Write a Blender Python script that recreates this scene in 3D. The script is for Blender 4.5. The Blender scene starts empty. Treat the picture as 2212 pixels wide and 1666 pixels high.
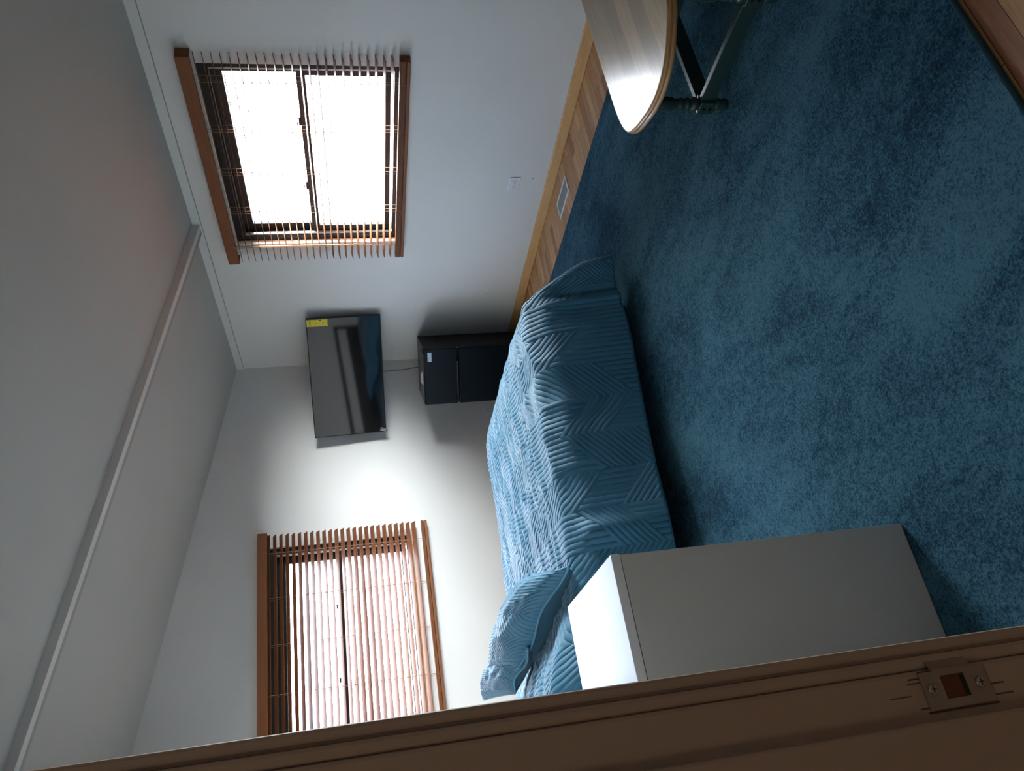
import bpy, bmesh, math, random
from mathutils import Vector, Matrix, noise
random.seed(4)
S = bpy.context.scene
C = S.collection
PI = math.pi

# ------------------------------------------------------------------ camera
F_PX = 1695.77
YAW, PITCH, ROLL = math.radians(28.7595), math.radians(11.4981), math.radians(3.6796)
def make_camera():
    a, b, c = YAW, PITCH, ROLL
    fwd = Vector((math.sin(a)*math.cos(b), math.cos(a)*math.cos(b), -math.sin(b)))
    right = Vector((math.cos(a), -math.sin(a), 0))
    down = fwd.cross(right)
    r2 = math.cos(c)*right + math.sin(c)*down
    d2 = -math.sin(c)*right + math.cos(c)*down
    # the phone was held on its side: picture right = world down
    X, Y, Z = d2, r2, -fwd
    m = Matrix(((X.x, Y.x, Z.x, 0), (X.y, Y.y, Z.y, 0), (X.z, Y.z, Z.z, 1.35), (0, 0, 0, 1)))
    cd = bpy.data.cameras.new('camera')
    cd.sensor_fit = 'HORIZONTAL'; cd.sensor_width = 36; cd.lens = F_PX*36/2212
    cd.clip_start = 0.02
    o = bpy.data.objects.new('camera', cd); C.objects.link(o); o.matrix_world = m
    S.camera = o
make_camera()

# ------------------------------------------------------------------ world, light, exposure
XW, YB = 3.456, 5.722            # right wall and back wall (room faces)
XL, YF = 0.0585, -2.60           # left wall and front wall (room faces)
SLOPE, Z0 = 0.2155, 2.251
def ceil_z(x): return Z0 + SLOPE*(XW-x)
W = bpy.data.worlds.new('overcast_sky'); S.world = W; W.use_nodes = True
wn = W.node_tree
bg = wn.nodes['Background']; bg.inputs[1].default_value = 45.0
# overcast sky, clearly brighter towards the hidden sun on the +X side, bluer away from it
_tc = wn.nodes.new('ShaderNodeTexCoord'); _sp = wn.nodes.new('ShaderNodeSeparateXYZ'); _rp = wn.nodes.new('ShaderNodeValToRGB')
_ma = wn.nodes.new('ShaderNodeMath'); _ma.operation = 'MULTIPLY_ADD'; _ma.inputs[1].default_value = .5; _ma.inputs[2].default_value = .5
_dt = wn.nodes.new('ShaderNodeVectorMath'); _dt.operation = 'DOT_PRODUCT'; _dt.inputs[1].default_value = (.82, -.57, .05)
wn.links.new(_tc.outputs['Generated'], _dt.inputs[0]); wn.links.new(_dt.outputs['Value'], _ma.inputs[0]); wn.links.new(_ma.outputs[0], _rp.inputs[0])
_e = _rp.color_ramp.elements
_e[0].position = .36; _e[0].color = (.088, .104, .135, 1); _e[1].position = .92; _e[1].color = (.66, .65, .64, 1)
_m = _e.new(.62); _m.color = (.28, .29, .31, 1)
wn.links.new(_rp.outputs[0], bg.inputs[0])
def portal(name, loc, rot, sx, sy):
    l = bpy.data.lights.new(name, 'AREA'); l.shape = 'RECTANGLE'; l.size = sx; l.size_y = sy
    l.cycles.is_portal = True
    o = bpy.data.objects.new(name, l); C.objects.link(o); o.location = loc; o.rotation_euler = rot
portal('daylight_portal', (XW+.13, 3.474, 1.5), (0, PI/2, 0), 1.04, 1.4)
portal('daylight_portal', (1.228, YB+.13, 1.5), (-PI/2, 0, 0), 1.4, 1.04)
_hl = bpy.data.lights.new('hallway_fill_light', 'AREA'); _hl.shape = 'DISK'; _hl.size = .28; _hl.energy = .44; _hl.color = (1, .80, .60)  # unseen warm fill without a fixture, added to brighten the door frame
_ho = bpy.data.objects.new('hallway_fill_light', _hl); C.objects.link(_ho); _ho.location = (-.55, -.15, 2.33)
S.view_settings.view_transform = 'Standard'; S.view_settings.look = 'None'
S.view_settings.gamma = 1; S.view_settings.use_curve_mapping = False
S.view_settings.exposure = 2.18
S.cycles.max_bounces = 10; S.cycles.diffuse_bounces = 7; S.cycles.glossy_bounces = 4
S.cycles.transparent_max_bounces = 12
S.cycles.sample_clamp_indirect = 8
S.cycles.use_denoising = True
S.cycles.caustics_reflective = False; S.cycles.caustics_refractive = False

# ------------------------------------------------------------------ materials
def mat(name, col, rough=.6, metal=0, spec=.5, coat=0, sheen=0):
    m = bpy.data.materials.new(name); m.use_nodes = True
    p = m.node_tree.nodes['Principled BSDF']
    p.inputs['Base Color'].default_value = (*col, 1); p.inputs['Roughness'].default_value = rough
    p.inputs['Metallic'].default_value = metal; p.inputs['Specular IOR Level'].default_value = spec
    p.inputs['Coat Weight'].default_value = coat; p.inputs['Coat Roughness'].default_value = .08
    p.inputs['Sheen Weight'].default_value = sheen
    return m
class NT:
    def __init__(s, m): s.t = m.node_tree; s.p = s.t.nodes['Principled BSDF']
    def n(s, typ, **kw):
        x = s.t.nodes.new(typ)
        for k, v in kw.items(): setattr(x, k, v)
        return x
    def l(s, a, b): s.t.links.new(a, b)
    def math(s, op, a, b=None, c=None):
        x = s.n('ShaderNodeMath', operation=op)
        for i, v in enumerate((a, b, c)):
            if v is None: continue
            if isinstance(v, (int, float)): x.inputs[i].default_value = v
            else: s.l(v, x.inputs[i])
        return x.outputs[0]
    def coord(s, kind='Object', scale=(1, 1, 1), rot=(0, 0, 0)):
        tc = s.n('ShaderNodeTexCoord'); mp = s.n('ShaderNodeMapping')
        mp.inputs['Scale'].default_value = scale; mp.inputs['Rotation'].default_value = rot
        s.l(tc.outputs[kind], mp.inputs[0]); return mp.outputs[0]
    def noise(s, co, scale, detail=3, rough=.5):
        x = s.n('ShaderNodeTexNoise'); x.inputs['Scale'].default_value = scale
        x.inputs['Detail'].default_value = detail; x.inputs['Roughness'].default_value = rough
        if co is not None: s.l(co, x.inputs['Vector'])
        return x.outputs['Fac']
    def ramp(s, f, stops):
        r = s.n('ShaderNodeValToRGB'); e = r.color_ramp.elements
        while len(e) < len(stops): e.new(.5)
        for q, (pos, col) in zip(e, stops): q.position = pos; q.color = (*col, 1)
        s.l(f, r.inputs[0]); return r.outputs[0]
    def bump(s, h, strength, dist, prev=None):
        b = s.n('ShaderNodeBump'); b.inputs['Strength'].default_value = strength
        b.inputs['Distance'].default_value = dist; s.l(h, b.inputs['Height'])
        if prev is not None: s.l(prev, b.inputs['Normal'])
        s.l(b.outputs[0], s.p.inputs['Normal']); return b.outputs[0]

def m_paint(name, col, rough=.55, bumpy=.0006, scale=180, mott=.03):
    m = mat(name, col, rough); t = NT(m); co = t.coord()
    t.bump(t.noise(co, scale, 4), .35, bumpy)
    f = t.noise(co, 1.3, 2)
    t.l(t.ramp(f, [(.3, tuple(c*(1-mott) for c in col)), (.7, tuple(min(1, c*(1+mott)) for c in col))]), t.p.inputs['Base Color'])
    return m
def m_wood(name, c1, c2, rough=.4, scale=(1, 12, 12), coat=0, bands=9, spec=.5):
    m = mat(name, c1, rough, coat=coat, spec=spec); t = NT(m); co = t.coord('Object', scale)
    f = t.noise(co, bands, 5, .6)
    t.l(t.ramp(f, [(.3, c1), (.7, c2)]), t.p.inputs['Base Color'])
    t.bump(f, .12, .0006); return m

M_wall = m_paint('wall_paint', (.70, .70, .685))
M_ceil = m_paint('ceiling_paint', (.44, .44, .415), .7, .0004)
M_trim = m_paint('painted_trim', (.66, .68, .66), .5, .0002)
M_band = m_paint('aged_painted_trim', (.62, .61, .59), .5, .0002)
M_bandd = m_paint('darker_strip', (.32, .31, .295), .5, .0002)
M_jamb = m_paint('old_beige_door_paint', (.58, .44, .33), .5, .0009, 60, .10)
M_hall = m_paint('hallway_paint', (.60, .54, .46), .7)
M_blind = m_wood('stained_blind_wood', (.19, .070, .030), (.24, .092, .040), .5, (.6, .6, 14), spec=.18)
M_bronze = mat('dark_bronze_frame', (.014, .013, .013), .5, spec=.25)
M_alu = mat('grey_aluminium_track', (.30, .30, .31), .4, .6)
M_cord = mat('brown_cord', (.34, .17, .09), .6)
M_base = m_wood('honey_baseboard_wood', (.62, .36, .145), (.72, .46, .21), .38, (6, .7, 6))
M_black = mat('black_enamel', (.004, .0055, .008), .30, spec=.25)
M_blackm = mat('matte_black_plastic', (.012, .012, .013), .5)
M_fside = m_paint('textured_black_metal', (.013, .012, .011), .55, .0008, 400)
M_label = mat('silver_label', (.55, .66, .76), .35, .2)
M_screen = mat('glossy_screen', (.004, .004, .005), .05, spec=.45)
M_yellow = mat('yellow_sticker', (.80, .66, .03), .4)
M_ink = mat('black_ink', (.03, .03, .03), .6)
M_white = m_paint('white_plastic', (.72, .73, .76), .3, .0001)
M_slot = mat('dark_slot', (.02, .02, .02), .6)
M_reg = mat('white_register_enamel', (.72, .74, .74), .4)
M_regd = mat('grey_register_fins', (.30, .34, .36), .5)
M_green = m_paint('dark_green_furniture_paint', (.022, .050, .048), .35, .0003, 90, .1)
M_brass = mat('worn_steel', (.42, .38, .34), .38, .85)
M_screw = mat('bright_screw', (.60, .58, .50), .35, .8)
M_raw = m_wood('raw_reddish_wood', (.20, .068, .034), (.13, .042, .022), .7)
M_matt = mat('mattress_ticking', (.5, .5, .5), .8)
M_dirt = mat('grey_smudge', (.16, .15, .15), .9)
M_red = mat('red_tag', (.45, .05, .05), .5)
M_pack = mat('crinkled_clear_packet', (.55, .54, .52), .15)
M_greycord = mat('grey_cable', (.22, .22, .23), .5)
M_grass = mat('pale_ground', (.045, .055, .04), .9)

def m_dresser():
    m = mat('white_satin_laminate', (.74, .73, .72), .30); t = NT(m); co = t.coord('Object', (2, 40, 2))
    t.bump(t.noise(co, 12, 4), .03, .0003)
    f = t.noise(t.coord('Object', (3, 30, 3)), 6, 4)
    t.l(t.math('MULTIPLY_ADD', f, .10, .20), t.p.inputs['Roughness']); return m
M_dress = m_dresser()
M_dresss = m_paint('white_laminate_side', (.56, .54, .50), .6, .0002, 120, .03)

def m_tabletop():
    m = mat('varnished_light_wood', (.5, .36, .2), .30, coat=.35); m.node_tree.nodes['Principled BSDF'].inputs['Coat Roughness'].default_value = .2; t = NT(m)
    co = t.coord('Object', (1.2, 14, 14))
    f = t.noise(co, 5, 5, .6)
    col = t.ramp(f, [(.3, (.40, .26, .13)), (.55, (.52, .36, .20)), (.75, (.46, .31, .17))])
    # glued up staves along the table
    tc = t.n('ShaderNodeTexCoord'); sp = t.n('ShaderNodeSeparateXYZ'); t.l(tc.outputs['Object'], sp.inputs[0])
    v = t.math('FLOOR', t.math('MULTIPLY', sp.outputs[1], 12.5))
    wn_ = t.n('ShaderNodeTexWhiteNoise', noise_dimensions='1D'); t.l(v, wn_.inputs['W'])
    mx = t.n('ShaderNodeMixRGB', blend_type='MULTIPLY'); mx.inputs[0].default_value = .35
    t.l(col, mx.inputs[1]); t.l(wn_.outputs[0], mx.inputs[2])
    t.l(mx.outputs[0], t.p.inputs['Base Color'])
    t.bump(f, .05, .0004); return m
M_top = m_tabletop()
M_topedge = m_wood('varnished_oak_edge', (.44, .24, .09), (.55, .32, .13), .3, (2, 2, 20), coat=.4)

FLOOR_K = 19.37
def m_floor():
    m = mat('strip_oak_floor', (.4, .2, .1), .38); t = NT(m)
    tc = t.n('ShaderNodeTexCoord'); sp = t.n('ShaderNodeSeparateXYZ'); t.l(tc.outputs['Object'], sp.inputs[0])
    wdt = .057
    row = t.math('ADD', t.math('FLOOR', t.math('DIVIDE', sp.outputs[1], wdt)), FLOOR_K)
    wn1 = t.n('ShaderNodeTexWhiteNoise', noise_dimensions='1D'); t.l(row, wn1.inputs['W'])
    xs = t.math('ADD', t.math('DIVIDE', sp.outputs[0], .62), t.math('MULTIPLY', wn1.outputs[0], 9.3))
    colm = t.math('FLOOR', xs)
    cv = t.n('ShaderNodeCombineXYZ'); t.l(row, cv.inputs[0]); t.l(colm, cv.inputs[1])
    wn2 = t.n('ShaderNodeTexWhiteNoise', noise_dimensions='2D'); t.l(cv.outputs[0], wn2.inputs['Vector'])
    base = t.ramp(wn2.outputs[0], [(0, (.36, .14, .06)), (.3, (.52, .27, .12)), (.62, (.68, .40, .19)), (.85, (.46, .20, .10)), (1, (.74, .48, .23))])
    co = t.coord('Object', (1.5, 22, 5))
    f = t.noise(co, 5, 5, .6)
    g = t.ramp(f, [(.3, (.72, .68, .62)), (.7, (1.1, 1.08, 1.05))])
    mx = t.n('ShaderNodeMixRGB', blend_type='MULTIPLY'); mx.inputs[0].default_value = 1
    t.l(base, mx.inputs[1]); t.l(g, mx.inputs[2])
    # joints
    fy = t.math('FRACT', t.math('DIVIDE', sp.outputs[1], wdt)); fx = t.math('FRACT', xs)
    j = t.math('MAXIMUM', t.math('LESS_THAN', fy, .035), t.math('LESS_THAN', fx, .004))
    mj = t.n('ShaderNodeMixRGB'); t.l(j, mj.inputs[0]); t.l(mx.outputs[0], mj.inputs[1]); mj.inputs[2].default_value = (.05, .022, .012, 1)
    t.l(mj.outputs[0], t.p.inputs['Base Color'])
    t.bump(t.math('MULTIPLY', j, -1), .5, .001)
    return m
M_floor = m_floor()

def m_carpet():
    m = mat('blue_cut_pile_carpet', (.03, .1, .15), .95, spec=.1, sheen=.04); t = NT(m)
    t.p.inputs['Sheen Roughness'].default_value = .5
    co = t.coord()
    # tufts
    n1 = t.noise(co, 150, 4, .75); n2 = t.noise(co, 34, 3, .6)
    # nap brushed by feet and a vacuum: soft blotches and long strokes
    wv = t.n('ShaderNodeTexNoise'); t.l(t.coord('Object', (2.0, 1.1, 1), (0, 0, .55)), wv.inputs['Vector'])
    wv.inputs['Scale'].default_value = 1.5; wv.inputs['Detail'].default_value = 5; wv.inputs['Distortion'].default_value = .9; wv.inputs['Roughness'].default_value = .55
    n3 = wv.outputs['Fac']
    w2 = t.n('ShaderNodeTexNoise'); t.l(t.coord('Object', (7, .9, 1), (0, 0, -.5)), w2.inputs['Vector'])
    w2.inputs['Scale'].default_value = 1.2; w2.inputs['Detail'].default_value = 3; w2.inputs['Distortion'].default_value = .5
    f = t.math('ADD', t.math('MULTIPLY', n1, 1.7), t.math('MULTIPLY', n2, .5))
    f = t.math('ADD', f, t.math('MULTIPLY', n3, .95))
    f = t.math('ADD', f, t.math('MULTIPLY', w2.outputs['Fac'], .28))
    f = t.math('MULTIPLY', t.math('SUBTRACT', f, 1.01), 1.0)
    t.l(t.ramp(f, [(.22, (.004, .024, .050)), (.5, (.015, .072, .13)), (.68, (.042, .150, .235)), (.9, (.09, .24, .34))]), t.p.inputs['Base Color'])
    t.bump(t.math('ADD', t.math('MULTIPLY', n1, 1.0), t.math('MULTIPLY', n3, 1.0)), .9, .012)
    return m
M_carpet = m_carpet()
M_bind = mat('carpet_edge_binding', (.012, .055, .085), .8)

def m_quilt(name, s1=(.032, .138, .235), s2=(.047, .185, .305), amp=.0045):
    m = mat(name, s1, .62, spec=.3, sheen=.35); t = NT(m)
    t.p.inputs['Sheen Roughness'].default_value = .4
    tc = t.n('ShaderNodeTexCoord'); sp = t.n('ShaderNodeSeparateXYZ'); t.l(tc.outputs['UV'], sp.inputs[0])
    a = .17
    u = t.math('DIVIDE', sp.outputs[0], a); v = t.math('DIVIDE', sp.outputs[1], a)
    c = t.math('MULTIPLY', t.math('PINGPONG', u, 1.0), 1.0)
    w = t.math('ADD', v, c)
    cv = t.n('ShaderNodeCombineXYZ'); t.l(t.math('FLOOR', t.math('MULTIPLY', w, .8)), cv.inputs[0]); t.l(t.math('FLOOR', u), cv.inputs[1])
    wh = t.n('ShaderNodeTexWhiteNoise', noise_dimensions='2D'); t.l(cv.outputs[0], wh.inputs['Vector'])
    N = 7.0
    s_diag = t.math('ABSOLUTE', t.math('SINE', t.math('MULTIPLY', w, PI*N*.8)))
    s_str = t.math('ABSOLUTE', t.math('SINE', t.math('MULTIPLY', u, PI*N)))
    sel = t.math('GREATER_THAN', wh.outputs[0], .62)
    h = t.n('ShaderNodeMix'); t.l(sel, h.inputs[0]); t.l(s_diag, h.inputs[2]); t.l(s_str, h.inputs[3])
    hh = t.math('POWER', h.outputs[0], .55)
    b1 = t.bump(hh, .9, amp)
    co = t.coord('Object')
    b2 = t.bump(t.noise(co, 26, 4, .6), .5, .004, b1)
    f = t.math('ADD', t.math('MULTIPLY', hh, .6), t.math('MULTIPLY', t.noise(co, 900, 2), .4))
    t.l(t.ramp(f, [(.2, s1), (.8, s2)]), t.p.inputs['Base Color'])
    return m
M_quilt = m_quilt('blue_quilted_coverlet')
M_sham = m_quilt('blue_quilted_sham', amp=.0035)
M_shamb = mat('plain_blue_backing', (.018, .085, .14), .6, sheen=.1)

def m_glass():
    m = bpy.data.materials.new('window_glass'); m.use_nodes = True; t = m.node_tree
    for n in list(t.nodes): t.nodes.remove(n)
    out = t.nodes.new('ShaderNodeOutputMaterial'); mix = t.nodes.new('ShaderNodeMixShader')
    tr = t.nodes.new('ShaderNodeBsdfTransparent'); tr.inputs[0].default_value = (.93, .96, .97, 1)
    gl = t.nodes.new('ShaderNodeBsdfGlossy'); gl.inputs['Roughness'].default_value = .02
    lw = t.nodes.new('ShaderNodeLayerWeight'); lw.inputs[0].default_value = .5
    pw = t.nodes.new('ShaderNodeMath'); pw.operation = 'POWER'; pw.inputs[1].default_value = 5
    ad = t.nodes.new('ShaderNodeMath'); ad.operation = 'MULTIPLY_ADD'; ad.inputs[1].default_value = .9; ad.inputs[2].default_value = .04
    t.links.new(lw.outputs['Facing'], pw.inputs[0]); t.links.new(pw.outputs[0], ad.inputs[0])
    t.links.new(ad.outputs[0], mix.inputs[0]); t.links.new(tr.outputs[0], mix.inputs[1]); t.links.new(gl.outputs[0], mix.inputs[2])
    t.links.new(mix.outputs[0], out.inputs[0]); return m
M_glass = m_glass()

# ------------------------------------------------------------------ mesh helpers
class MB:
    def __init__(s): s.v = []; s.f = []; s.uv = None
    def add(s, vs, fs):
        o = len(s.v); s.v += [tuple(p) for p in vs]; s.f += [tuple(i+o for i in q) for q in fs]; return s
    def box(s, a, b, rot=None, org=(0, 0, 0)):
        x0, y0, z0 = a; x1, y1, z1 = b
        vs = [Vector(p) for p in ((x0,y0,z0),(x1,y0,z0),(x1,y1,z0),(x0,y1,z0),(x0,y0,z1),(x1,y0,z1),(x1,y1,z1),(x0,y1,z1))]
        if rot is not None: vs = [rot @ v + Vector(org) for v in vs]
        return s.add(vs, [(0,3,2,1),(4,5,6,7),(0,1,5,4),(1,2,6,5),(2,3,7,6),(3,0,4,7)])
    def prism(s, poly, axis, a, b):
        # poly: 2D points in the remaining axes order; axis 0/1/2
        def p3(p, h):
            if axis == 0: return (h, p[0], p[1])
            if axis == 1: return (p[0], h, p[1])
            return (p[0], p[1], h)
        n = len(poly); vs = [p3(p, a) for p in poly]+[p3(p, b) for p in poly]
        fs = [tuple(range(n))[::-1], tuple(range(n, 2*n))]+[(i, (i+1) % n, (i+1) % n+n, i+n) for i in range(n)]
        return s.add(vs, fs)
    def tube(s, pts, r, seg=8, cap=True):
        pts = [Vector(p) for p in pts]; n = len(pts); vs = []; fs = []
        rr = r if isinstance(r, (list, tuple)) else [r]*n
        up = None
        for i, p in enumerate(pts):
            d = (pts[min(i+1, n-1)]-pts[max(i-1, 0)]).normalized()
            if up is None:
                up = Vector((0, 0, 1)) if abs(d.z) < .9 else Vector((1, 0, 0))
            a = d.cross(up).normalized(); b = a.cross(d).normalized(); up = b
            for k in range(seg):
                t = 2*PI*k/seg; vs.append(p+rr[i]*(math.cos(t)*a+math.sin(t)*b))
        for i in range(n-1):
            for k in range(seg):
                k2 = (k+1) % seg; fs.append((i*seg+k, i*seg+k2, (i+1)*seg+k2, (i+1)*seg+k))
        if cap: fs += [tuple(range(seg))[::-1], tuple((n-1)*seg+k for k in range(seg))]
        return s.add(vs, fs)
    def lathe(s, prof, c=(0, 0, 0), seg=28):
        vs = []; fs = []; n = len(prof)
        for (r, z) in prof:
            for k in range(seg):
                t = 2*PI*k/seg; vs.append((c[0]+r*math.cos(t), c[1]+r*math.sin(t), c[2]+z))
        for i in range(n-1):
            for k in range(seg):
                k2 = (k+1) % seg; fs.append((i*seg+k, i*seg+k2, (i+1)*seg+k2, (i+1)*seg+k))
        fs += [tuple(range(seg))[::-1], tuple((n-1)*seg+k for k in range(seg))]
        return s.add(vs, fs)
    def build(s, name, m, parent=None, bevel=0, smooth=False, seg=2, mats=None):
        me = bpy.data.meshes.new(name); me.from_pydata(s.v, [], s.f); me.update()
        if smooth:
            for p in me.polygons: p.use_smooth = True
        me.materials.append(m)
        if mats:
            for x in mats: me.materials.append(x)
        o = bpy.data.objects.new(name, me); C.objects.link(o)
        bm = bmesh.new(); bm.from_mesh(me); bmesh.ops.recalc_face_normals(bm, faces=bm.faces); bm.to_mesh(me); bm.free()
        if bevel:
            b = o.modifiers.new('edge', 'BEVEL'); b.width = bevel; b.segments = seg; b.limit_method = 'ANGLE'
        if parent is not None:
            o.parent = parent; o.matrix_parent_inverse = parent.matrix_basis.inverted()
        return o
def empty(name, loc, rz=0):
    o = bpy.data.objects.new(name, None); C.objects.link(o); o.location = loc; o.rotation_euler = (0, 0, rz); o.empty_display_size = .1
    return o
def tag(o, label, cat, group=None):
    o['label'] = label; o['category'] = cat
    if group: o['group'] = group
    return o
def struct(o, label=None):
    o['kind'] = 'structure'
    if label: o['label'] = label
    return o

# ------------------------------------------------------------------ the room
WT = .13   # outer wall thickness
def shell():
    struct(MB().box((-1.6, YF-.13, -.12), (XW+WT, YB+WT, 0)).build('floor', M_floor), 'narrow-strip oak floor in mixed tan and brown boards')
    # right wall with its window opening
    y0, y1, z0, z1 = 2.777, 4.17, .982, 2.015
    m = MB()
    top = Z0+.02
    m.box((XW, YF-.13, 0), (XW+WT, y0, top)); m.box((XW, y1, 0), (XW+WT, YB+WT, top))
    m.box((XW, y0, 0), (XW+WT, y1, z0)); m.box((XW, y0, z1), (XW+WT, y1, top))
    struct(m.build('wall_right', M_wall), 'pale grey wall with the bare bright window')
    # back wall, sloping top
    x0, x1 = .53, 1.927
    m = MB(); a, b = YB, YB+WT
    cz = lambda x: ceil_z(x)+.03
    m.prism([(-1.6, 0), (x0, 0), (x0, cz(x0)), (-1.6, cz(-1.6))], 1, a, b)
    m.prism([(x0, 0), (x1, 0), (x1, z0), (x0, z0)], 1, a, b)
    m.prism([(x0, z1), (x1, z1), (x1, cz(x1)), (x0, cz(x0))], 1, a, b)
    m.prism([(x1, 0), (XW, 0), (XW, cz(XW)), (x1, cz(x1))], 1, a, b)
    struct(m.build('wall_back', M_wall), 'pale gable wall behind the bed')
    struct(MB().prism([(-1.6, 0), (XW, 0), (XW, cz(XW)), (-1.6, cz(-1.6))], 1, YF-.13, YF).build('wall_front', M_wall))
    # left wall with the doorway the picture is taken from
    m = MB(); xa, xb = -.062, XL
    def pz(ya, yb, za):
        m.prism([(xa, za), (xb, za), (xb, cz(xb)), (xa, cz(xa))], 1, ya, yb)
    pz(.612, YB, 0); pz(YF, -.242, 0); pz(-.242, .612, 2.06)
    struct(m.build('wall_left', M_wall), 'wall with the doorway')
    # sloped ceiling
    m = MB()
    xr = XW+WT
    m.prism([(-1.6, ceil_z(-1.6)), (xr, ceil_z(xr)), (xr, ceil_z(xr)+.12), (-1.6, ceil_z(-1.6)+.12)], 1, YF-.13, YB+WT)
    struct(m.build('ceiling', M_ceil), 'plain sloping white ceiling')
    # hallway behind the camera
    m = MB()
    m.box((-1.6, YF-.13, 0), (-1.5, YB, 3.4))
    m.box((-1.5, 1.35, 0), (-.062, 1.45, 3.4)); m.box((-1.5, YF, 0), (-.062, YF+.1, 3.4))
    m.box((-1.5, YF, 2.35), (-.062, 1.45, 2.40))
    struct(m.build('wall_hallway', M_hall))
    # ceiling strip along the right wall, and the batten up the slope
    m = MB(); m.box((XW-.010, YF, 2.203), (XW, YB, Z0+.002))
    struct(m.build('trim_1', M_trim, bevel=.002), 'flat painted strip where ceiling meets the right wall')
    struct(MB().box((XW-.0045, YF, 2.1985), (XW, YB, 2.203)).build('trim_gap_shade', M_bandd))  # dark colour stands in for the shadow gap below the ceiling strip
    m = MB()
    # cross-section in (Y, drop), swept along the slope
    def batten(name, ylo, yhi, drop, mt, xa, xb, base=0, bev=.002):
        m = MB(); vs = []
        for x in (xa, xb):
            z = ceil_z(x)
            vs += [(x, ylo, z-drop), (x, yhi, z-drop), (x, yhi, z-base+.01), (x, ylo, z-base+.01)]
        m.add(vs, [(0, 1, 2, 3), (7, 6, 5, 4), (0, 4, 5, 1), (1, 5, 6, 2), (2, 6, 7, 3), (3, 7, 4, 0)])
        return m.build(name, mt, bevel=bev)
    o = struct(batten('trim_3', 3.955, 4.006, .045, M_band, -.06, XW-.012), 'painted batten running up the sloping ceiling')
    struct(batten('trim_4', 4.006, 4.044, .0435, M_bandd, -.06, XW-.012))  # narrow strip in a darker colour than the batten beside it
    # baseboards
    def bb(name, a, b): return struct(MB().box(a, b).build(name, M_base, bevel=.003))
    bb('baseboard_right', (XW-.014, 2.30, 0), (XW, YB, .064))
    bb('baseboard_front_right', (XW-.0145, YF, 0), (XW, 2.298, .064))
    bb('baseboard_back', (XL, YB-.014, 0), (XW-.014, YB, .064))
    bb('baseboard_left', (XL, .70, 0), (XL+.014, YB-.014, .064))
    bb('baseboard_front', (XL, YF, 0), (XW-.014, YF+.014, .064))
    # door frame: jamb, stop, casing
    d = struct(empty('door_1', (0, .6, 0)), 'beige painted door frame at the edge of the view')
    m = MB(); m.box((-.064, .590, 0), (.0475, .614, 2.06)); m.build('jamb', M_jamb, d, bevel=.003)
    m = MB(); m.box((.0475, .5935, 0), (.0585, .64, 2.08)); m.box((.0585, .600, 0), (.0705, .665, 2.08)); m.build('casing', M_jamb, d, bevel=.003)
    m = MB(); m.box((-.034, .578, 0), (.0103, .590, 2.048)); m.build('door_stop', M_jamb, d, bevel=.0025)
    m = MB(); m.box((-.064, -.242, 0), (.0475, -.220, 2.06)); m.box((-.034, -.22, 0), (.0103, -.208, 2.048)); m.build('jamb', M_jamb, d, bevel=.003)
    m = MB(); m.box((-.064, -.22, 2.048), (.0475, .59, 2.06)); m.build('head_jamb', M_jamb, d, bevel=.003)
    m = MB(); m.box((-.064, -.22, 0), (.0585, .59, .012)); m.build('threshold', M_base, d, bevel=.003)
    # strike plate let into the jamb
    sp = MB(); yy = .5885
    xs0, xs1, zs0, zs1 = .0180, .0452, .8765, .9345
    hx0, hx1, hz0, hz1 = .0242, .0412, .8960, .9170
    for a, b in (((xs0, zs0), (xs1, hz0)), ((xs0, hz1), (xs1, zs1)), ((xs0, hz0), (hx0, hz1)), ((hx1, hz0), (xs1, hz1))):
        sp.box((a[0], yy, a[1]), (b[0], yy+.0016, b[1]))
    plate = sp.build('strike_plate', M_brass, d)
    plate['label'] = 'worn steel strike plate'
    lip = MB(); n = 6
    for k in range(n):
        a0 = k/n; a1 = (k+1)/n
        f = lambda a: (xs1+.008*a, yy+.0016*0+.005*a*a)
        p, q = f(a0), f(a1)
        lip.add([(p[0], p[1], .888), (q[0], q[1], .888), (q[0], q[1], .9225), (p[0], p[1], .9225),
                 (p[0], p[1]+.0016, .888), (q[0], q[1]+.0016, .888), (q[0], q[1]+.0016, .9225), (p[0], p[1]+.0016, .9225)],
                [(0, 1, 2, 3), (7, 6, 5, 4), (0, 4, 5, 1), (3, 2, 6, 7), (0, 3, 7, 4), (1, 5, 6, 2)])
    o = lip.build('strike_lip', M_brass, plate)
    hole = MB().box((hx0-.001, .58935, hz0-.001), (hx1+.001, .5899, hz1+.001)).build('latch_hole', M_raw, plate)
    MB().box((hx0+.001, .5888, hz0-.0003), (hx1-.001, .5893, hz0+.0035)).build('hole_edge', M_slot, plate)
    for z in (.9268, .8843):
        sc = MB(); seg = 20
        sc.lathe([(.0001, 0), (.0036, 0), (.0042, .0006), (.0036, .0013), (.0001, .0016)], seg=seg)
        sc.v = [(x+.0325, yy-zz, y+z) for x, y, zz in sc.v]
        s_ = sc.build('screw', M_screw, plate, smooth=True)
    for z in (.9268, .8843):
        MB().box((.0325-.0024, yy-.0018, z-.0004), (.0325+.0024, yy-.0014, z+.0004)).box((.0325-.0004, yy-.0018, z-.0024), (.0325+.0004, yy-.0014, z+.0024)).build('screw_slot', M_slot, plate)
    # chips and cut marks round the plate
    g = MB()
    for (x, z, w, h) in ((.0165, .905, .0016, .062), (.030, .8700, .0012, .014), (.0415, .938, .0012, .012), (.020, .9385, .0012, .007), (.0455, .929, .002, .010), (.0385, .9395, .001, .012), (.030, .955, .0008, .018), (.022, .866, .0012, .016)):
        g.box((x-w/2, .58965, z-h/2), (x+w/2, .59005, z+h/2))
    g.build('paint_chips', mat('bare_brown_scratch', (.16, .10, .07), .8), d)
shell()

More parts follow.
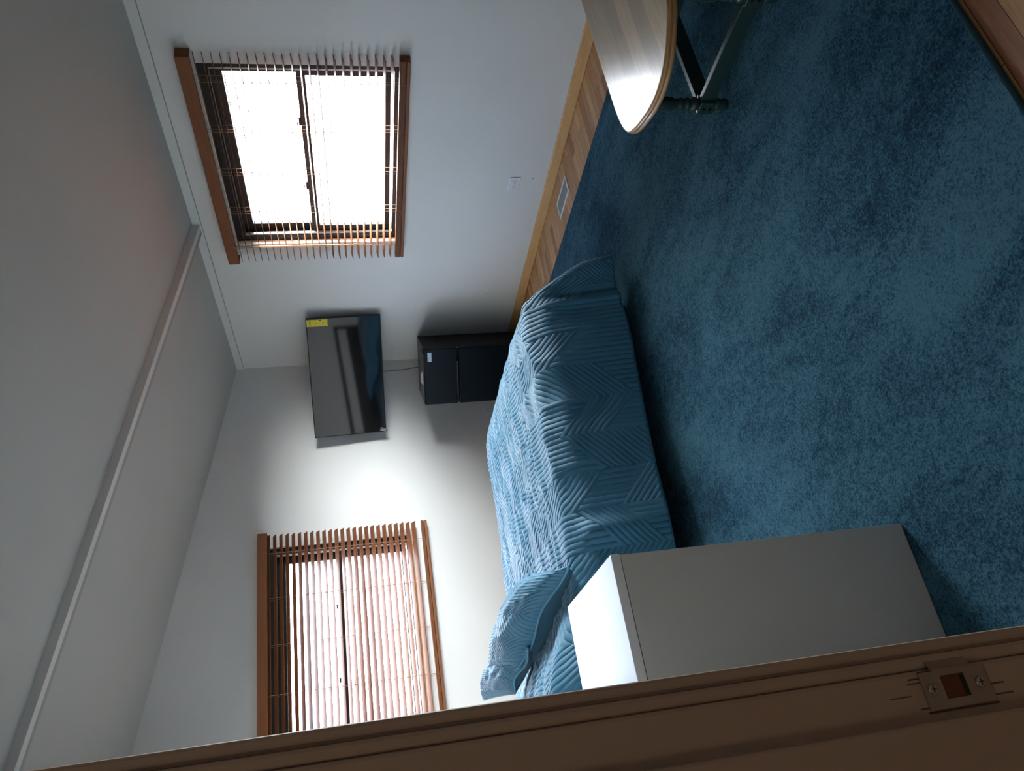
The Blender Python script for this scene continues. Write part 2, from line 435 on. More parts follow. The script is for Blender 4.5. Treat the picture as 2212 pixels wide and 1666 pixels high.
# ------------------------------------------------------------------ windows
def window(name, along, base, c0, label):
    """along: function (a, d, z) -> world; a along the wall, d depth outwards"""
    w = struct(empty(name, along((base[0]+base[1])/2, 0, .982)), label)
    a0, a1 = base; z0, z1 = .982, 2.015
    def bx(m, a, d, z): # ranges
        p = along(a[0], d[0], z[0]); q = along(a[1], d[1], z[1])
        lo = tuple(min(x, y) for x, y in zip(p, q)); hi = tuple(max(x, y) for x, y in zip(p, q))
        m.box(lo, hi)
    # outer frame (grey bronze) lining the opening
    m = MB(); fr = .048
    bx(m, (a0, a0+fr), (.030, .125), (z0, z1)); bx(m, (a1-fr, a1), (.030, .125), (z0, z1))
    bx(m, (a0+fr, a1-fr), (.030, .125), (z0, z0+.043)); bx(m, (a0+fr, a1-fr), (.030, .125), (z1-.055, z1))
    m.build('window_frame', M_bronze, w, bevel=.002)
    m = MB()
    for s0 in (a0+fr, a1-fr-.012):
        bx(m, (s0, s0+.012), (.034, .050), (z0+.04, z1-.055))
    m.build('track', M_alu, w)
    # drywall returns are the wall itself; a thin stool board
    m = MB(); bx(m, (a0+.002, a1-.002), (.002, .030), (z0, z0+.012)); m.build('window_sill', M_base, w, bevel=.002)
    def sash(nm, za, zb, d0, d1, bot, top_, locks=False):
        m = MB(); s = .061; A, B = a0+fr, a1-fr
        bx(m, (A, A+s), (d0, d1), (za, zb)); bx(m, (B-s, B), (d0, d1), (za, zb))
        bx(m, (A+s, B-s), (d0, d1), (za, za+bot)); bx(m, (A+s, B-s), (d0, d1), (zb-top_, zb))
        o = m.build(nm, M_bronze, w, bevel=.003)
        g = MB(); bx(g, (A+s-.004, B-s+.004), ((d0+d1)/2-.002, (d0+d1)/2+.002), (za+bot-.004, zb-top_+.004))
        g.build('pane', M_glass, o)
        return o
    sash('upper_sash', 1.490, 1.960, .078, .100, .045, .055)
    lo = sash('lower_sash', 1.038, 1.536, .052, .076, .031, .047)
    for f in (.30, .66):
        m = MB(); a = a0+(a1-a0)*f
        bx(m, (a-.03, a+.03), (.050, .074), (1.535, 1.545)); bx(m, (a-.008, a+.025), (.046, .060), (1.544, 1.558))
        m.build('sash_lock', M_bronze, lo, bevel=.003)
along_B = lambda a, d, z: (XW+d, a, z)
along_A = lambda a, d, z: (a, YB+d, z)
window('window_1', along_B, (2.777, 4.17), 0, 'unshaded looking bright window on the right wall')
window('window_2', along_A, (.53, 1.927), 0, 'bright window on the back wall above the bed')

# ------------------------------------------------------------------ blinds
def blind(along, a0, a1, n, ztop, pitch, slope, zrail, label, wand_a, nst):
    """slats at depth -.042 from the wall face"""
    root = empty('wooden_blind', along((a0+a1)/2, -.042, zrail))
    tag(root, label, 'window blind')
    def P(a, d, z): return Vector(along(a, d, z))
    def bx(m, a, d, z):
        p = P(a[0], d[0], z[0]); q = P(a[1], d[1], z[1])
        m.box(tuple(min(x, y) for x, y in zip(p, q)), tuple(max(x, y) for x, y in zip(p, q)))
    m = MB()
    bx(m, (a0-.012, a1+.012), (-.072, -.060), (2.018, 2.086)); bx(m, (a0-.012, a0), (-.060, -.001), (2.018, 2.086)); bx(m, (a1, a1+.012), (-.060, -.001), (2.018, 2.086))
    m.build('valance', M_blind, root, bevel=.003)
    m = MB(); bx(m, (a0+.002, a1-.002), (-.058, -.004), (2.028, 2.080)); m.build('headrail', M_bronze, root)
    m = MB(); W2 = .025; th = .0028
    ladders = [a0+(a1-a0)*t for t in (.09, .295, .5, .705, .91)]
    def slat(z, sl, d0=-.036):
        ca = 1/math.sqrt(1+sl*sl); sa = sl*ca; vs = []
        seg = 4
        for a in (a0, a1):
            for k in range(seg+1):
                t = -1+2*k/seg; crown = .0012*(1-t*t)
                vs.append(P(a, d0+t*W2*ca, z+t*W2*sa+crown+th/2))
            for k in range(seg, -1, -1):
                t = -1+2*k/seg; crown = .0012*(1-t*t)
                vs.append(P(a, d0+t*W2*ca, z+t*W2*sa+crown-th/2))
        q = 2*(seg+1)
        fs = [tuple(range(q)), tuple(range(2*q-1, q-1, -1))]+[(i, (i+1) % q, (i+1) % q+q, i+q) for i in range(q)]
        m.add(vs, fs)
    for i in range(n):
        slat(ztop-pitch*i, slope+random.uniform(-.012, .012))
    for k in range(nst): slat(zrail+.0245+.0042*k, random.uniform(-.02, .02))
    m.build('slats', M_blind, root)
    m = MB(); bx(m, (a0, a1), (-.061, -.011), (zrail, zrail+.020)); m.build('bottom_rail', M_blind, root, bevel=.003)
    for a in ladders:
        c = MB()
        for d in (-.062, -.0105): c.tube([P(a, d, 2.03), P(a, d, zrail+.02)], .0011, 5)
        c.tube([P(a+.006, -.036, 2.03), P(a+.006, -.036, zrail+.01)], .0010, 5)
        for i in range(n):
            z = ztop-pitch*i; ca = 1/math.sqrt(1+slope*slope)
            c.tube([P(a+.003, -.036-.0255*ca, z-.0025-.0255*slope*ca), P(a+.003, -.036+.0255*ca, z-.0025+.0255*slope*ca)], .0008, 4)
        c.build('ladder_cord', M_cord, root)
    wd = MB(); wd.tube([P(wand_a, -.078, 2.02), P(wand_a, -.080, 1.23)], .0045, 8)
    wd.tube([P(wand_a, -.074, 2.04), P(wand_a, -.078, 2.018)], .002, 6)
    wd.build('tilt_wand', mat('varnished_wand', (.62, .36, .17), .3), root, smooth=True)
blind(along_B, 2.700, 4.272, 24, 2.003, .0418, .19, .952, 'brown wooden blind with open slats on the right wall window', 4.10, 8)
blind(along_A, .437, 2.005, 25, 2.012, .0436, .60, .865, 'brown wooden blind with half-closed slats above the bed', .592, 5)

# ------------------------------------------------------------------ carpet
def carpet():
    x0, x1, y0, y1, h = .10, 3.034, .925, 4.95, .017
    m = MB(); nx, ny = 60, 90
    for j in range(ny+1):
        for i in range(nx+1):
            x = x0+(x1-x0)*i/nx; y = y0+(y1-y0)*j/ny
            z = h + .0016*noise.noise(Vector((x*3, y*3, 0)))
            m.v.append((x, y, z))
    for j in range(ny):
        for i in range(nx):
            a = j*(nx+1)+i; m.f.append((a, a+1, a+nx+2, a+nx+1))
    r = tag(m.build('area_rug', M_carpet, smooth=True), 'large blue cut-pile rug covering most of the wood floor', 'rug')
    b = MB()
    b.tube([(x0, y0, .0095), (x1, y0, .0095), (x1, y1, .0095), (x0, y1, .0095), (x0, y0, .0095)], .0085, 10)
    b.build('edge_binding', M_bind, r, smooth=True)
carpet()

# ------------------------------------------------------------------ bed
RUG = .0185
BX0, BX1, BY0, BY1, BZ = .092, 2.09, 3.00, 4.52, .535
def smooth(t): t = max(0, min(1, t)); return t*t*(3-2*t)
def bed():
    b = empty('bed', ((BX0+BX1)/2, (BY0+BY1)/2, RUG)); tag(b, 'queen bed with black legs under a blue quilt along the back wall', 'bed')
    m = MB(); m.box((BX0, BY0+.03, .20), (BX1-.04, BY1-.03, .235))
    m.box((BX0, BY0+.03, .15), (BX1-.04, BY0+.06, .235)); m.box((BX0, BY1-.06, .15), (BX1-.04, BY1-.03, .235)); m.box((BX1-.07, BY0+.03, .15), (BX1-.04, BY1-.03, .235)); m.box((BX0, 3.74, .15), (BX1-.05, 3.78, .2))
    m.build('bed_frame', M_blackm, b, bevel=.003)
    for x in (.14, 1.14, 2.10-.045):
        for y in (3.055, 3.76, 4.465):
            MB().box((x-.018, y-.018, RUG), (x+.018, y+.018, .16)).build('leg', M_blackm, b, bevel=.003)
    for y in (BY0+.01, BY1-.045): MB().box((XL+.003, y, RUG), (XL+.028, y+.035, 1.01)).build('headboard_post', M_blackm, b, bevel=.004)
    MB().box((XL+.004, BY0+.045, .965), (XL+.027, BY1-.045, 1.01)).build('headboard_rail', M_blackm, b, bevel=.004)
    MB().box((XL+.006, BY0+.045, .48), (XL+.026, BY1-.045, .86)).build('headboard_panel', M_blackm, b, bevel=.004)
    MB().box((BX0, BY0+.02, .235), (BX1-.02, BY1-.02, BZ-.035)).build('mattress', M_matt, b, bevel=.04, seg=4)
bed()
def ridged(x, y, z=0, o=4): return noise.fractal(Vector((x, y, z)), 1.0, 2.0, o)
def quilt():
    L = .435; R = .055; step = .0125
    sx0, sx1 = BX0, BX1+L; ty0, ty1 = BY0-L, BY1+L
    nx = int((sx1-sx0)/step); ny = int((ty1-ty0)/step)
    vs = []; uv = []
    def topz(x, y):
        z = BZ
        hump = smooth((.78-x)/.46)
        z += hump*(.165*smooth((4.35-y)/.9)+.085*(1-smooth((4.35-y)/.9)))
        z += .010*smooth((x-.9)/.4)*math.sin(min(PI, max(0, (y-BY0)/(BY1-BY0)*PI)))
        # long lengthwise creases
        k = 1-smooth((x-1.9)/.2)
        r = 1-abs(ridged((x+.35*y)*1.1, (y-.22*x)*7, 2.3, 3))*2.2
        z += .016*max(0, r)**3*k
        z += .007*ridged(x*3, y*5, 5.1)
        z += .004*ridged(x*9, y*16, 1.1)
        return z
    for j in range(ny+1):
        for i in range(nx+1):
            s = sx0+(sx1-sx0)*i/nx; t = ty0+(ty1-ty0)*j/ny
            ds = max(0, s-BX1); dt = (BY0-t) if t < BY0 else (t-BY1 if t > BY1 else 0)
            sg = -1 if t < BY0 else 1
            x = min(s, BX1); y = min(max(t, BY0), BY1)
            if ds > 0 and dt > 0:
                r = max(ds, dt); th = math.atan2(dt, ds)
                th = PI/4*(1+math.sin((th-PI/4)*2)*1.0) if False else th
                dx, dy = math.cos(th), math.sin(th)*sg
            elif ds > 0: r = ds; dx, dy = 1, 0; th = 0
            elif dt > 0: r = dt; dx, dy = 0, sg; th = PI/2
            else: r = 0; dx = dy = 0; th = 0
            if r == 0:
                # round the shoulder
                e = min(BX1-x, y-BY0, BY1-y)
                z = topz(x, y)
                if e < R: z -= R*(1-math.sqrt(max(0, 1-((R-e)/R)**2)))*.55
                p = (x, y, z)
            else:
                zt = topz(x, y)-R*.55
                q = r/L
                # along-edge coordinate
                lc = x if dx == 0 else (y if dy == 0 else 0)
                out = .035*math.sin(min(1, r/.09)*PI/2)+.055*q
                if dx == 0:
                    out += q*.012*math.sin(lc*7+1)+.010*ridged(lc*4, r*3, 9)
                elif dy == 0:
                    out += q*.015*math.sin(lc*8)+.010*ridged(lc*4, r*3, 4)
                if dx and dy:
                    # the corner swings out in a soft pleat
                    c = math.sin(2*th)
                    out += .10*c*smooth(q*1.3)+.02*q*math.sin(th*9)
                elif sg < 0 and dx == 0:
                    # pleat line close to the foot corner
                    d_ = (x-(BX1-.055))/.022
                    out += .020*math.exp(-d_*d_)*smooth(q*3)
                    # pucker beside the pillow
                    d2 = (x-.93)/.045
                    out += .035*math.exp(-d2*d2)*(1-q)*smooth(q*6)
                hemz = .105
                if sg < 0 and dx == 0: hemz = .098+.05*smooth((1.5-x)/.8)+.01*math.sin(x*6)
                z = zt+(hemz-zt)*min(1, q*1.0)
                p = (x+dx*out, y+dy*out, z)
            vs.append(p); uv.append((s, t))
    fs = []
    for j in range(ny):
        for i in range(nx):
            a = j*(nx+1)+i; fs.append((a, a+1, a+nx+2, a+nx+1))
    me = bpy.data.meshes.new('quilt'); me.from_pydata(vs, [], fs)
    for p in me.polygons: p.use_smooth = True
    ul = me.uv_layers.new(name='UVMap')
    for lp in me.loops: ul.data[lp.index].uv = uv[lp.vertex_index]
    me.materials.append(M_quilt)
    o = bpy.data.objects.new('quilt', me); C.objects.link(o)
    sd = o.modifiers.new('thick', 'SOLIDIFY'); sd.thickness = .008; sd.offset = 1
    tag(o, 'blue quilted coverlet with stitched chevrons draped over the bed', 'quilt')
    # bound hem
    hem = []
    for i in range(nx+1): hem.append(vs[i])
    for j in range(1, ny+1): hem.append(vs[j*(nx+1)+nx])
    for i in range(nx-1, -1, -1): hem.append(vs[ny*(nx+1)+i])
    MB().tube(hem[::2], .0055, 6).build('hem_binding', mat('hem_binding_cloth', (.04, .15, .22), .6), o, smooth=True)
quilt()

def pillow(A, B, Cc, D, T, label, bias=.5, seed=0):
    A, B, Cc, D = map(Vector, (A, B, Cc, D))
    nrm = ((B-A).cross(D-A)).normalized()
    if nrm.z < 0: nrm = -nrm
    n = 44; top = []; bot = []; uv = []
    for j in range(n+1):
        for i in range(n+1):
            u = i/n; v = j/n; a = 2*u-1; b = 2*v-1
            # pincushion outline
            pin = .045
            uu = .5+.5*a*(1-pin*(1-b*b)); vv = .5+.5*b*(1-pin*1.4*(1-a*a))
            P = (A*(1-uu)+B*uu)*(1-vv)+(D*(1-uu)+Cc*uu)*vv
            f = (max(0, 1-abs(a)**2.4)*max(0, 1-abs(b)**2.4))**.42
            w = .010*ridged(u*4+seed, v*4, seed)+.004*ridged(u*14+seed, v*9, seed)
            edge = smooth(f*4)
            sag = nrm*(-.012*math.sin(u*9+seed)*(1-f))
            top.append(P+sag+nrm*(T*f*(1-bias)+w*edge)); bot.append(P+sag-nrm*(T*f*bias+w*.5*edge))
            uv.append((u*.75, v*.52))
    N = n+1; vs = [tuple(p) for p in top]+[tuple(p) for p in bot]; fs = []; mi = []
    for j in range(n):
        for i in range(n):
            a = j*N+i; fs.append((a, a+1, a+N+1, a+N)); mi.append(0)
            o = N*N; fs.append((o+a, o+a+N, o+a+N+1, o+a+1)); mi.append(1)
    me = bpy.data.meshes.new('pillow'); me.from_pydata(vs, [], fs)
    me.materials.append(M_sham); me.materials.append(M_shamb)
    ul = me.uv_layers.new(name='UVMap')
    for lp in me.loops: ul.data[lp.index].uv = uv[lp.vertex_index % (N*N)]
    for p, k in zip(me.polygons, mi): p.material_index = k; p.use_smooth = True
    bm = bmesh.new(); bm.from_mesh(me); bmesh.ops.remove_doubles(bm, verts=bm.verts, dist=.0004); bmesh.ops.recalc_face_normals(bm, faces=bm.faces); bm.to_mesh(me); bm.free()
    o = bpy.data.objects.new('pillow', me); C.objects.link(o)
    tag(o, label, 'pillow')
    ring = [top[i] for i in range(n+1)]+[top[j*N+n] for j in range(1, n+1)]+[top[n*N+i] for i in range(n-1, -1, -1)]+[top[j*N] for j in range(n-1, -1, -1)]
    MB().tube(ring, .006, 6).build('piping', mat('pillow_piping_cloth', (.085, .27, .40), .6), o, smooth=True)
    return o
pillow((.80, 2.95, .575), (.55, 3.62, .70), (.60, 4.10, .745), (.93, 3.50, .61), .25, 'upper blue quilted pillow with piping, nearest the dresser', .52, 1)
pillow((.60, 3.46, .665), (.475, 3.81, .715), (.52, 4.26, .805), (.78, 3.92, .67), .14, 'lower blue pillow mostly covered by the upper pillow', .5, 5)

# ------------------------------------------------------------------ dresser
def dresser():
    x0, x1, y0, y1, h = XL+.016, .484, 1.730, 2.219, .787
    d = empty('dresser', ((x0+x1)/2, (y0+y1)/2, RUG)); tag(d, 'white chest of drawers with a shiny top against the left wall by the doorway', 'dresser')
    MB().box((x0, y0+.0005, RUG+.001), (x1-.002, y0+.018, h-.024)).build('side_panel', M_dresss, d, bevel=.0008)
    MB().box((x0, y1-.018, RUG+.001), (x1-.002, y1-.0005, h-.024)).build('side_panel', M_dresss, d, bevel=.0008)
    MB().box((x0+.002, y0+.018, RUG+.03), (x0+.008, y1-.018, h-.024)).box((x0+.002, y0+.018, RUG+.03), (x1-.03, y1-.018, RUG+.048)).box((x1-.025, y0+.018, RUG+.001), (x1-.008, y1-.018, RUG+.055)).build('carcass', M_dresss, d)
    top = MB().box((x0-.002, y0-.001, h-.0225), (x1+.001, y1+.001, h)).build('top_panel', M_dress, d, bevel=.002)
    top['label'] = 'shiny white top panel'
    z0 = RUG+.06; n = 4; hh = (h-.028-z0)/n
    for k in range(n):
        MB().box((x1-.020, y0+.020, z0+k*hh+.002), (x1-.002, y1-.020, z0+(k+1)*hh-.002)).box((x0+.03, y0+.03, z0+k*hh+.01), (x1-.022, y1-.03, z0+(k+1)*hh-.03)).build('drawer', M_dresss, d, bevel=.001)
dresser()

# ------------------------------------------------------------------ fridge
def fridge():
    w, dp, h = .440, .475, .812
    cx, cy = 2.956, 5.175
    ang = math.radians(-45)      # front faces the camera corner of the room
    # local frame: +x to the right along the front, -y out of the front
    r = empty('mini_fridge', (cx, cy, 0), ang); tag(r, 'black two-door compact fridge standing across the corner behind the bed', 'fridge')
    rot = Matrix.Rotation(ang, 3, 'Z'); org = Vector((cx, cy, 0))
    def mk(mb, name, m, bevel=0, parent=r, smooth=False):
        mb.v = [tuple(rot @ Vector(p)+org) for p in mb.v]
        return mb.build(name, m, parent, bevel=bevel, smooth=smooth)
    mk(MB().box((-w/2, .045, .02), (w/2, dp, h-.004)), 'cabinet', M_fside, .004)
    mk(MB().box((-w/2, .043, h-.004), (w/2, dp, h)), 'top_cover', mat('dark_grey_top', (.10, .10, .095), .45), .001)
    mk(MB().box((-w/2+.001, 0, .558), (w/2-.001, .042, h-.001)), 'freezer_door', M_black, .006)
    mk(MB().box((-w/2+.001, 0, .05), (w/2-.001, .042, .545)), 'fridge_door', M_black, .006)
    hd = MB(); hd.box((-.150, -.004, .548), (.120, .012, .5625)); mk(hd, 'handle_recess', M_blackm, .003)
    mk(MB().box((.10+.02, -.0012, .751), (.10+.092, -.0002, .781)), 'silver_label', M_label)
    mk(MB().box((w/2-.035, .005, h), (w/2-.004, .075, h+.009)), 'hinge_cover', M_blackm, .003)
    mk(MB().box((w/2-.003, .004, .546), (w/2+.0012, .020, .556)), 'middle_hinge', M_screw, .001)
    for sx in (-1, 1):
        mk(MB().box((sx*(w/2-.04)-.015, .06, 0), (sx*(w/2-.04)+.015, .09, .021)), 'foot', M_blackm)
        mk(MB().box((sx*(w/2-.04)-.015, dp-.06, 0), (sx*(w/2-.04)+.015, dp-.03, .021)), 'foot', M_blackm)
    # crumpled packet lying on the top
    n = 10; pk = MB()
    for j in range(n+1):
        for i in range(n+1):
            u = i/n; v = j/n; e = min(u, 1-u, v, 1-v)
            x = -.075+.10*u; y = .055+.05*v
            z = h+.0015+min(.018, e*.12)*(.75+.5*noise.noise(Vector((u*6, v*6, 1))))
            pk.v.append((x, y, z))
    for j in range(n):
        for i in range(n):
            a = j*(n+1)+i; pk.f.append((a, a+1, a+n+2, a+n+1))
    o0 = len(pk.v)
    pk.v += [(p[0], p[1], h+.0008) for p in pk.v]
    pk.f += [tuple(i+o0 for i in reversed(f)) for f in pk.f]
    pk.v = [tuple(rot @ Vector(p)+org) for p in pk.v]
    tag(pk.build('plastic_packet', M_pack), 'small crumpled clear packet lying on the fridge top', 'packet')
fridge()

# ------------------------------------------------------------------ television
def tv():
    TR = Vector((3.407, 4.966, 0)); TL = Vector((2.757, 5.642, 0))
    mid = (TR+TL)/2; d = (TR-TL); w = d.length; ang = math.atan2(d.y, d.x)
    rot = Matrix.Rotation(ang, 3, 'Z'); org = Vector((mid.x, mid.y, 0))
    r = empty('television', (mid.x, mid.y, 1.105), ang); tag(r, 'black flat-screen television mounted across the corner above the fridge', 'television')
    z0, z1 = 1.108, 1.655
    def mk(mb, name, m, bevel=0, parent=r, smooth=False):
        mb.v = [tuple(rot @ Vector((p[0], p[1]-(p[2]-z0)*.070, p[2]))+org) for p in mb.v]
        return mb.build(name, m, parent, bevel=bevel, smooth=smooth)
    # leans forward a little; front at local y = 0, facing -y
    h = w/2
    m = MB()
    m.box((-h, 0, z0), (h, .030, z0+.012)); m.box((-h, 0, z1-.007), (h, .030, z1)); m.box((-h, 0, z0), (-h+.007, .030, z1)); m.box((h-.007, 0, z0), (h, .030, z1))
    mk(m, 'bezel', M_black, .001)
    mk(MB().box((-h+.006, .0015, z0+.011), (h-.006, .008, z1-.006)), 'screen', M_screen)
    mk(MB().box((-h+.03, .030, z0+.015), (h-.03, .034, z1-.015)).box((-.30, .034, z0+.02), (.30, .07, z0+.30)), 'back_housing', M_blackm, .004)
    mk(MB().box((-.10, .07, 1.26), (.10, .085, 1.46)).box((-.03, .085, 1.33), (.03, .40, 1.40)), 'wall_mount', M_blackm, .003)
    st = mk(MB().box((h-.062, -.0006, z1-.157), (h-.011, .0014, z1-.006)), 'energy_sticker', M_yellow)
    # dark print lines of the sticker, turned with the label
    for (a, b, c, dd) in ((.004, .048, .020, .0225), (.004, .048, .025, .0262), (.006, .044, .028, .0288), (.002, .010, .090, .104), (.014, .040, .060, .061), (.014, .034, .066, .067), (.012, .042, .115, .1158), (.020, .040, .122, .1228), (.008, .044, .146, .148)):
        mk(MB().box((h-.011-b, -.0012, z1-.006-dd), (h-.011-a, -.0006, z1-.006-c)), 'printed_line', M_ink, parent=st)
    # little tag of cable ends at the lower left
    tg = MB(); 
    for i, (dx, dz, l) in enumerate(((.008, .035, .045), (.018, .030, .040), (.028, .022, .036))):
        tg.tube([(-h+dx+.01, -.004, z0+dz+.015), (-h+dx*.5, -.006, z0+dz-l)], .003, 6)
    mk(tg, 'dangling_plug', mat('pale_plug', (.38, .36, .38), .5), smooth=True)
    mk(MB().tube([(-h+.010, -.007, z0+.004), (-h+.014, -.007, z0-.008)], .005, 8), 'red_plug', M_red, smooth=True)
    # power cable from the set down behind the fridge
    pts = [(3.27, 5.58, 1.30), (3.265, 5.575, 1.095), (3.276, 5.58, 1.012), (3.27, 5.572, .941), (3.285, 5.58, .87), (3.30, 5.59, .78), (3.33, 5.60, .5), (3.33, 5.60, .3)]
    cv = bpy.data.curves.new('cab', 'CURVE')
    # smooth polyline through the points
    sm = []
    P = [Vector(p) for p in pts]
    for i in range(len(P)-1):
        p0 = P[max(i-1, 0)]; p1 = P[i]; p2 = P[i+1]; p3 = P[min(i+2, len(P)-1)]
        for k in range(6):
            t = k/6
            sm.append(.5*((2*p1)+(p2-p0)*t+(2*p0-5*p1+4*p2-p3)*t*t+(3*p1-p0-3*p2+p3)*t**3))
    sm.append(P[-1])
    bpy.data.curves.remove(cv)
    o = MB().tube(sm, .0045, 8).build('power_cable', M_greycord, smooth=True)
    tag(o, 'grey cable hanging from the television down behind the fridge', 'cable')
tv()

# ------------------------------------------------------------------ outlets, register, nail marks
def outlet(along, a, z, label, flip=1):
    r = empty('wall_outlet', along(a, 0, z)); tag(r, label, 'outlet')
    def bx(m, aa, dd, zz):
        p = along(a+aa[0], dd[0], z+zz[0]); q = along(a+aa[1], dd[1], z+zz[1])
        m.box(tuple(min(x, y) for x, y in zip(p, q)), tuple(max(x, y) for x, y in zip(p, q))); return m
    bx(MB(), (-.058, .058), (-.0065, 0), (-.0365, .0365)).build('cover_plate', M_white, r, bevel=.003)
    for s in (-.0195, .0195):
        f = bx(MB(), (s-.0145, s+.0145), (-.0085, -.006), (-.017, .017)).build('socket', M_white, r, bevel=.004)
        m = MB(); bx(m, (s-.005, s+.003), (-.0090, -.0082), (.004, .0058)); bx(m, (s-.004, s+.002), (-.0090, -.0082), (-.0065, -.005)); bx(m, (s+.006, s+.010), (-.0090, -.0082), (-.002, .002))
        m.build('slots', M_slot, f)
outlet(along_B, 3.646, .264, 'white outlet mounted sideways low on the right wall')
outlet(along_A, 2.944, .262, 'white outlet low on the back wall beside the fridge')
def register():
    x0, x1, y0, y1 = 3.188, 3.317, 3.425, 3.686
    r = empty('floor_register', ((x0+x1)/2, (y0+y1)/2, 0)); tag(r, 'white metal floor vent in the wood floor below the right wall', 'floor vent')
    m = MB(); t = .017
    m.box((x0, y0, .0), (x1, y0+t, .004)).box((x0, y1-t, .0), (x1, y1, .004)).box((x0, y0+t, .0), (x0+t, y1-t, .004)).box((x1-t, y0+t, .0), (x1, y1-t, .004))
    m.build('vent_frame', M_reg, r, bevel=.0012)
    MB().box((x0+t, y0+t, .0002), (x1-t, y1-t, .0008)).build('backing', M_regd, r)
    m = MB(); n = 26
    for k in range(n):
        y = y0+t+(y1-y0-2*t)*(k+.5)/n
        m.box((x0+t, y-.0016, .0008), (x1-t, y+.0016, .0032))
    m.build('fins', mat('grey_fin_paint', (.46, .50, .52), .5), r)
register()
def mark(along, a, z, r, label):
    m = MB(); p = [along(a+r*math.cos(t)*(.7), -.0007, z+r*math.sin(t)*1.6) for t in [2*PI*k/10 for k in range(10)]]
    q = [along(a+r*math.cos(t)*(.7), 0, z+r*math.sin(t)*1.6) for t in [2*PI*k/10 for k in range(10)]]
    m.add(p+q, [tuple(range(10)), tuple(range(19, 9, -1))]+[(i, (i+1) % 10, (i+1) % 10+10, i+10) for i in range(10)])
    tag(m.build('nail_hole', M_dirt), label, 'nail hole', 'nail holes in the right wall')
mark(along_B, 3.60, .152, .004, 'small nail hole below the outlet, just above the baseboard')
mark(along_B, 4.50, .435, .0035, 'small nail hole midway up the right wall near the bed foot')
mark(along_B, 4.82, .305, .004, 'thin dark nail mark on the wall close to the fridge shadow')

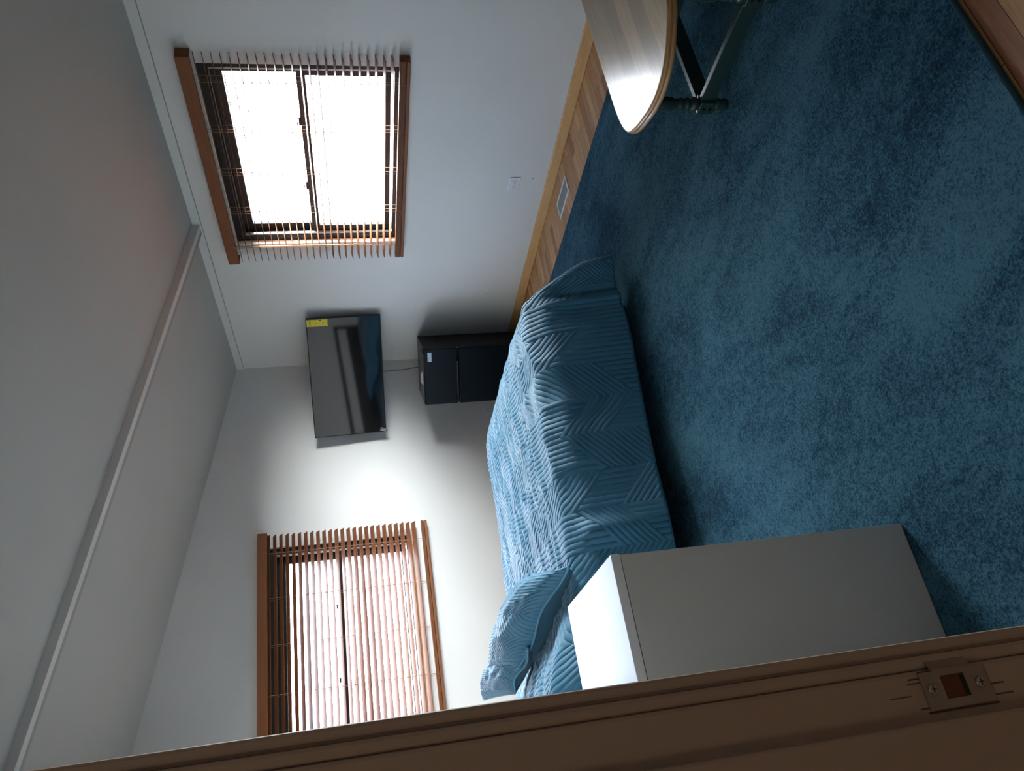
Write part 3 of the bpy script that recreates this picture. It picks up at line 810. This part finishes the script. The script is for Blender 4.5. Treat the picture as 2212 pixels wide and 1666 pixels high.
# ------------------------------------------------------------------ coffee table
def table():
    cy, hw = 1.550, .275; xa, xb = 1.806, 2.98; H0 = .400
    t = empty('coffee_table', ((xa+xb)/2, cy, RUG)); tag(t, 'oval-ended coffee table with varnished wood top and dark green turned legs', 'coffee table')
    end = [(2.25, 1.825), (2.12, 1.824), (2.02, 1.818), (1.95, 1.803), (1.90, 1.775), (1.865, 1.725), (1.838, 1.665), (1.816, 1.60), (1.807, 1.535), (1.814, 1.478), (1.8315, 1.432), (1.857, 1.395), (1.887, 1.362), (1.936, 1.322), (2.0, 1.293), (2.10, 1.278), (2.25, 1.275)]
    end = [(x-.003, y) for x, y in end]
    def cat(P, k=4):
        out = []
        for i in range(len(P)-1):
            p0, p1, p2, p3 = (Vector(P[max(i-1, 0)]), Vector(P[i]), Vector(P[i+1]), Vector(P[min(i+2, len(P)-1)]))
            for q in range(k):
                t_ = q/k; out.append(.5*((2*p1)+(p2-p0)*t_+(2*p0-5*p1+4*p2-p3)*t_*t_+(3*p1-p0-3*p2+p3)*t_**3))
        out.append(Vector(P[-1])); return out
    L_ = cat(end)
    loop = L_+[Vector((xa+xb-p.x, p.y)) for p in reversed(L_)]
    def outline(inset=0):
        n = len(loop); out = []
        for i, p in enumerate(loop):
            d = (loop[(i+1) % n]-loop[i-1]).normalized()
            out.append((p.x-d.y*inset, p.y+d.x*inset))
        return out
    def loft(prof, name, m, smoothf=True, bottomcap=True):
        b = MB(); rings = [outline(i) for i, z in prof]; n = len(rings[0])
        for (i, z), rg in zip(prof, rings): b.v += [(x, y, z) for x, y in rg]
        for k in range(len(prof)-1):
            for q in range(n):
                b.f.append((k*n+q, k*n+(q+1) % n, (k+1)*n+(q+1) % n, (k+1)*n+q))
        b.f.append(tuple(range(n))); b.f.append(tuple(range(len(prof)*n-1, (len(prof)-1)*n-1, -1)))
        return b.build(name, m, t, smooth=False)
    loft([(.012, H0-.004), (.012, H0), (.0125, H0+.0002)], 'tabletop', M_top)
    e = loft([(.020, H0-.030), (.006, H0-.030), (.001, H0-.026), (0, H0-.019), (.0055, H0-.0158), (.0055, H0-.0150), (.0015, H0-.012), (.002, H0-.006), (.006, H0-.001), (.0115, H0-.0002)], 'edge_moulding', M_topedge)
    for p in e.data.polygons: p.use_smooth = len(p.vertices) == 4
    # apron
    lx0, lx1, ly0, ly1 = 2.02, 2.775, 1.345, 1.755
    MB().box((lx0, ly0-.012, H0-.085), (lx1, ly0+.012, H0-.031)).box((lx0, ly1-.012, H0-.085), (lx1, ly1+.012, H0-.031)).box((lx0-.012, ly0, H0-.085), (lx0+.012, ly1, H0-.031)).box((lx1-.012, ly0, H0-.085), (lx1+.012, ly1, H0-.031)).build('apron', M_green, t, bevel=.002)
    prof = [(.016, 0), (.019, .006), (.0195, .016), (.0175, .026), (.0225, .034), (.0225, .042), (.019, .046), (.019, .110), (.024, .116), (.025, .124), (.019, .131), (.016, .136), (.022, .144), (.022, .151), (.016, .158), (.021, .166), (.0215, .173), (.0175, .180), (.0175, .19), (.0225, .205), (.0245, .225), (.0235, .25), (.019, .285), (.0165, .30), (.022, .308), (.022, .318), (.018, .324), (.022, .330), (.022, .357)]
    for x in (lx0, lx1):
        for y in (ly0, ly1):
            lg = MB().lathe(prof, (x, y, RUG), 24).build('leg', M_green, t, smooth=True)
            b = MB().box((x-.025, y-.025, RUG+.050), (x+.025, y+.025, RUG+.108)).build('leg_block', M_green, lg, bevel=.004)
            bo = MB()
            for zz in (.068, .092):
                for s in (-1, 1): bo.tube([(x-.0255, y, RUG+zz), (x-.0275, y, RUG+zz)], .004, 8)
            bo.build('bolt_head', M_slot, lg)
    for y in (ly0, ly1): MB().box((lx0+.024, y-.010, RUG+.050), (lx1-.024, y+.010, RUG+.108)).build('stretcher', M_green, t, bevel=.002)
    for x in (lx0, lx1): MB().box((x-.010, ly0+.024, RUG+.052), (x+.010, ly1-.024, RUG+.106)).build('stretcher', M_green, t, bevel=.002)
table()

# ------------------------------------------------------------------ ground outside
struct(MB().box((-20, -20, -.75), (25, 30, -.70)).build('ground_outside', M_grass))
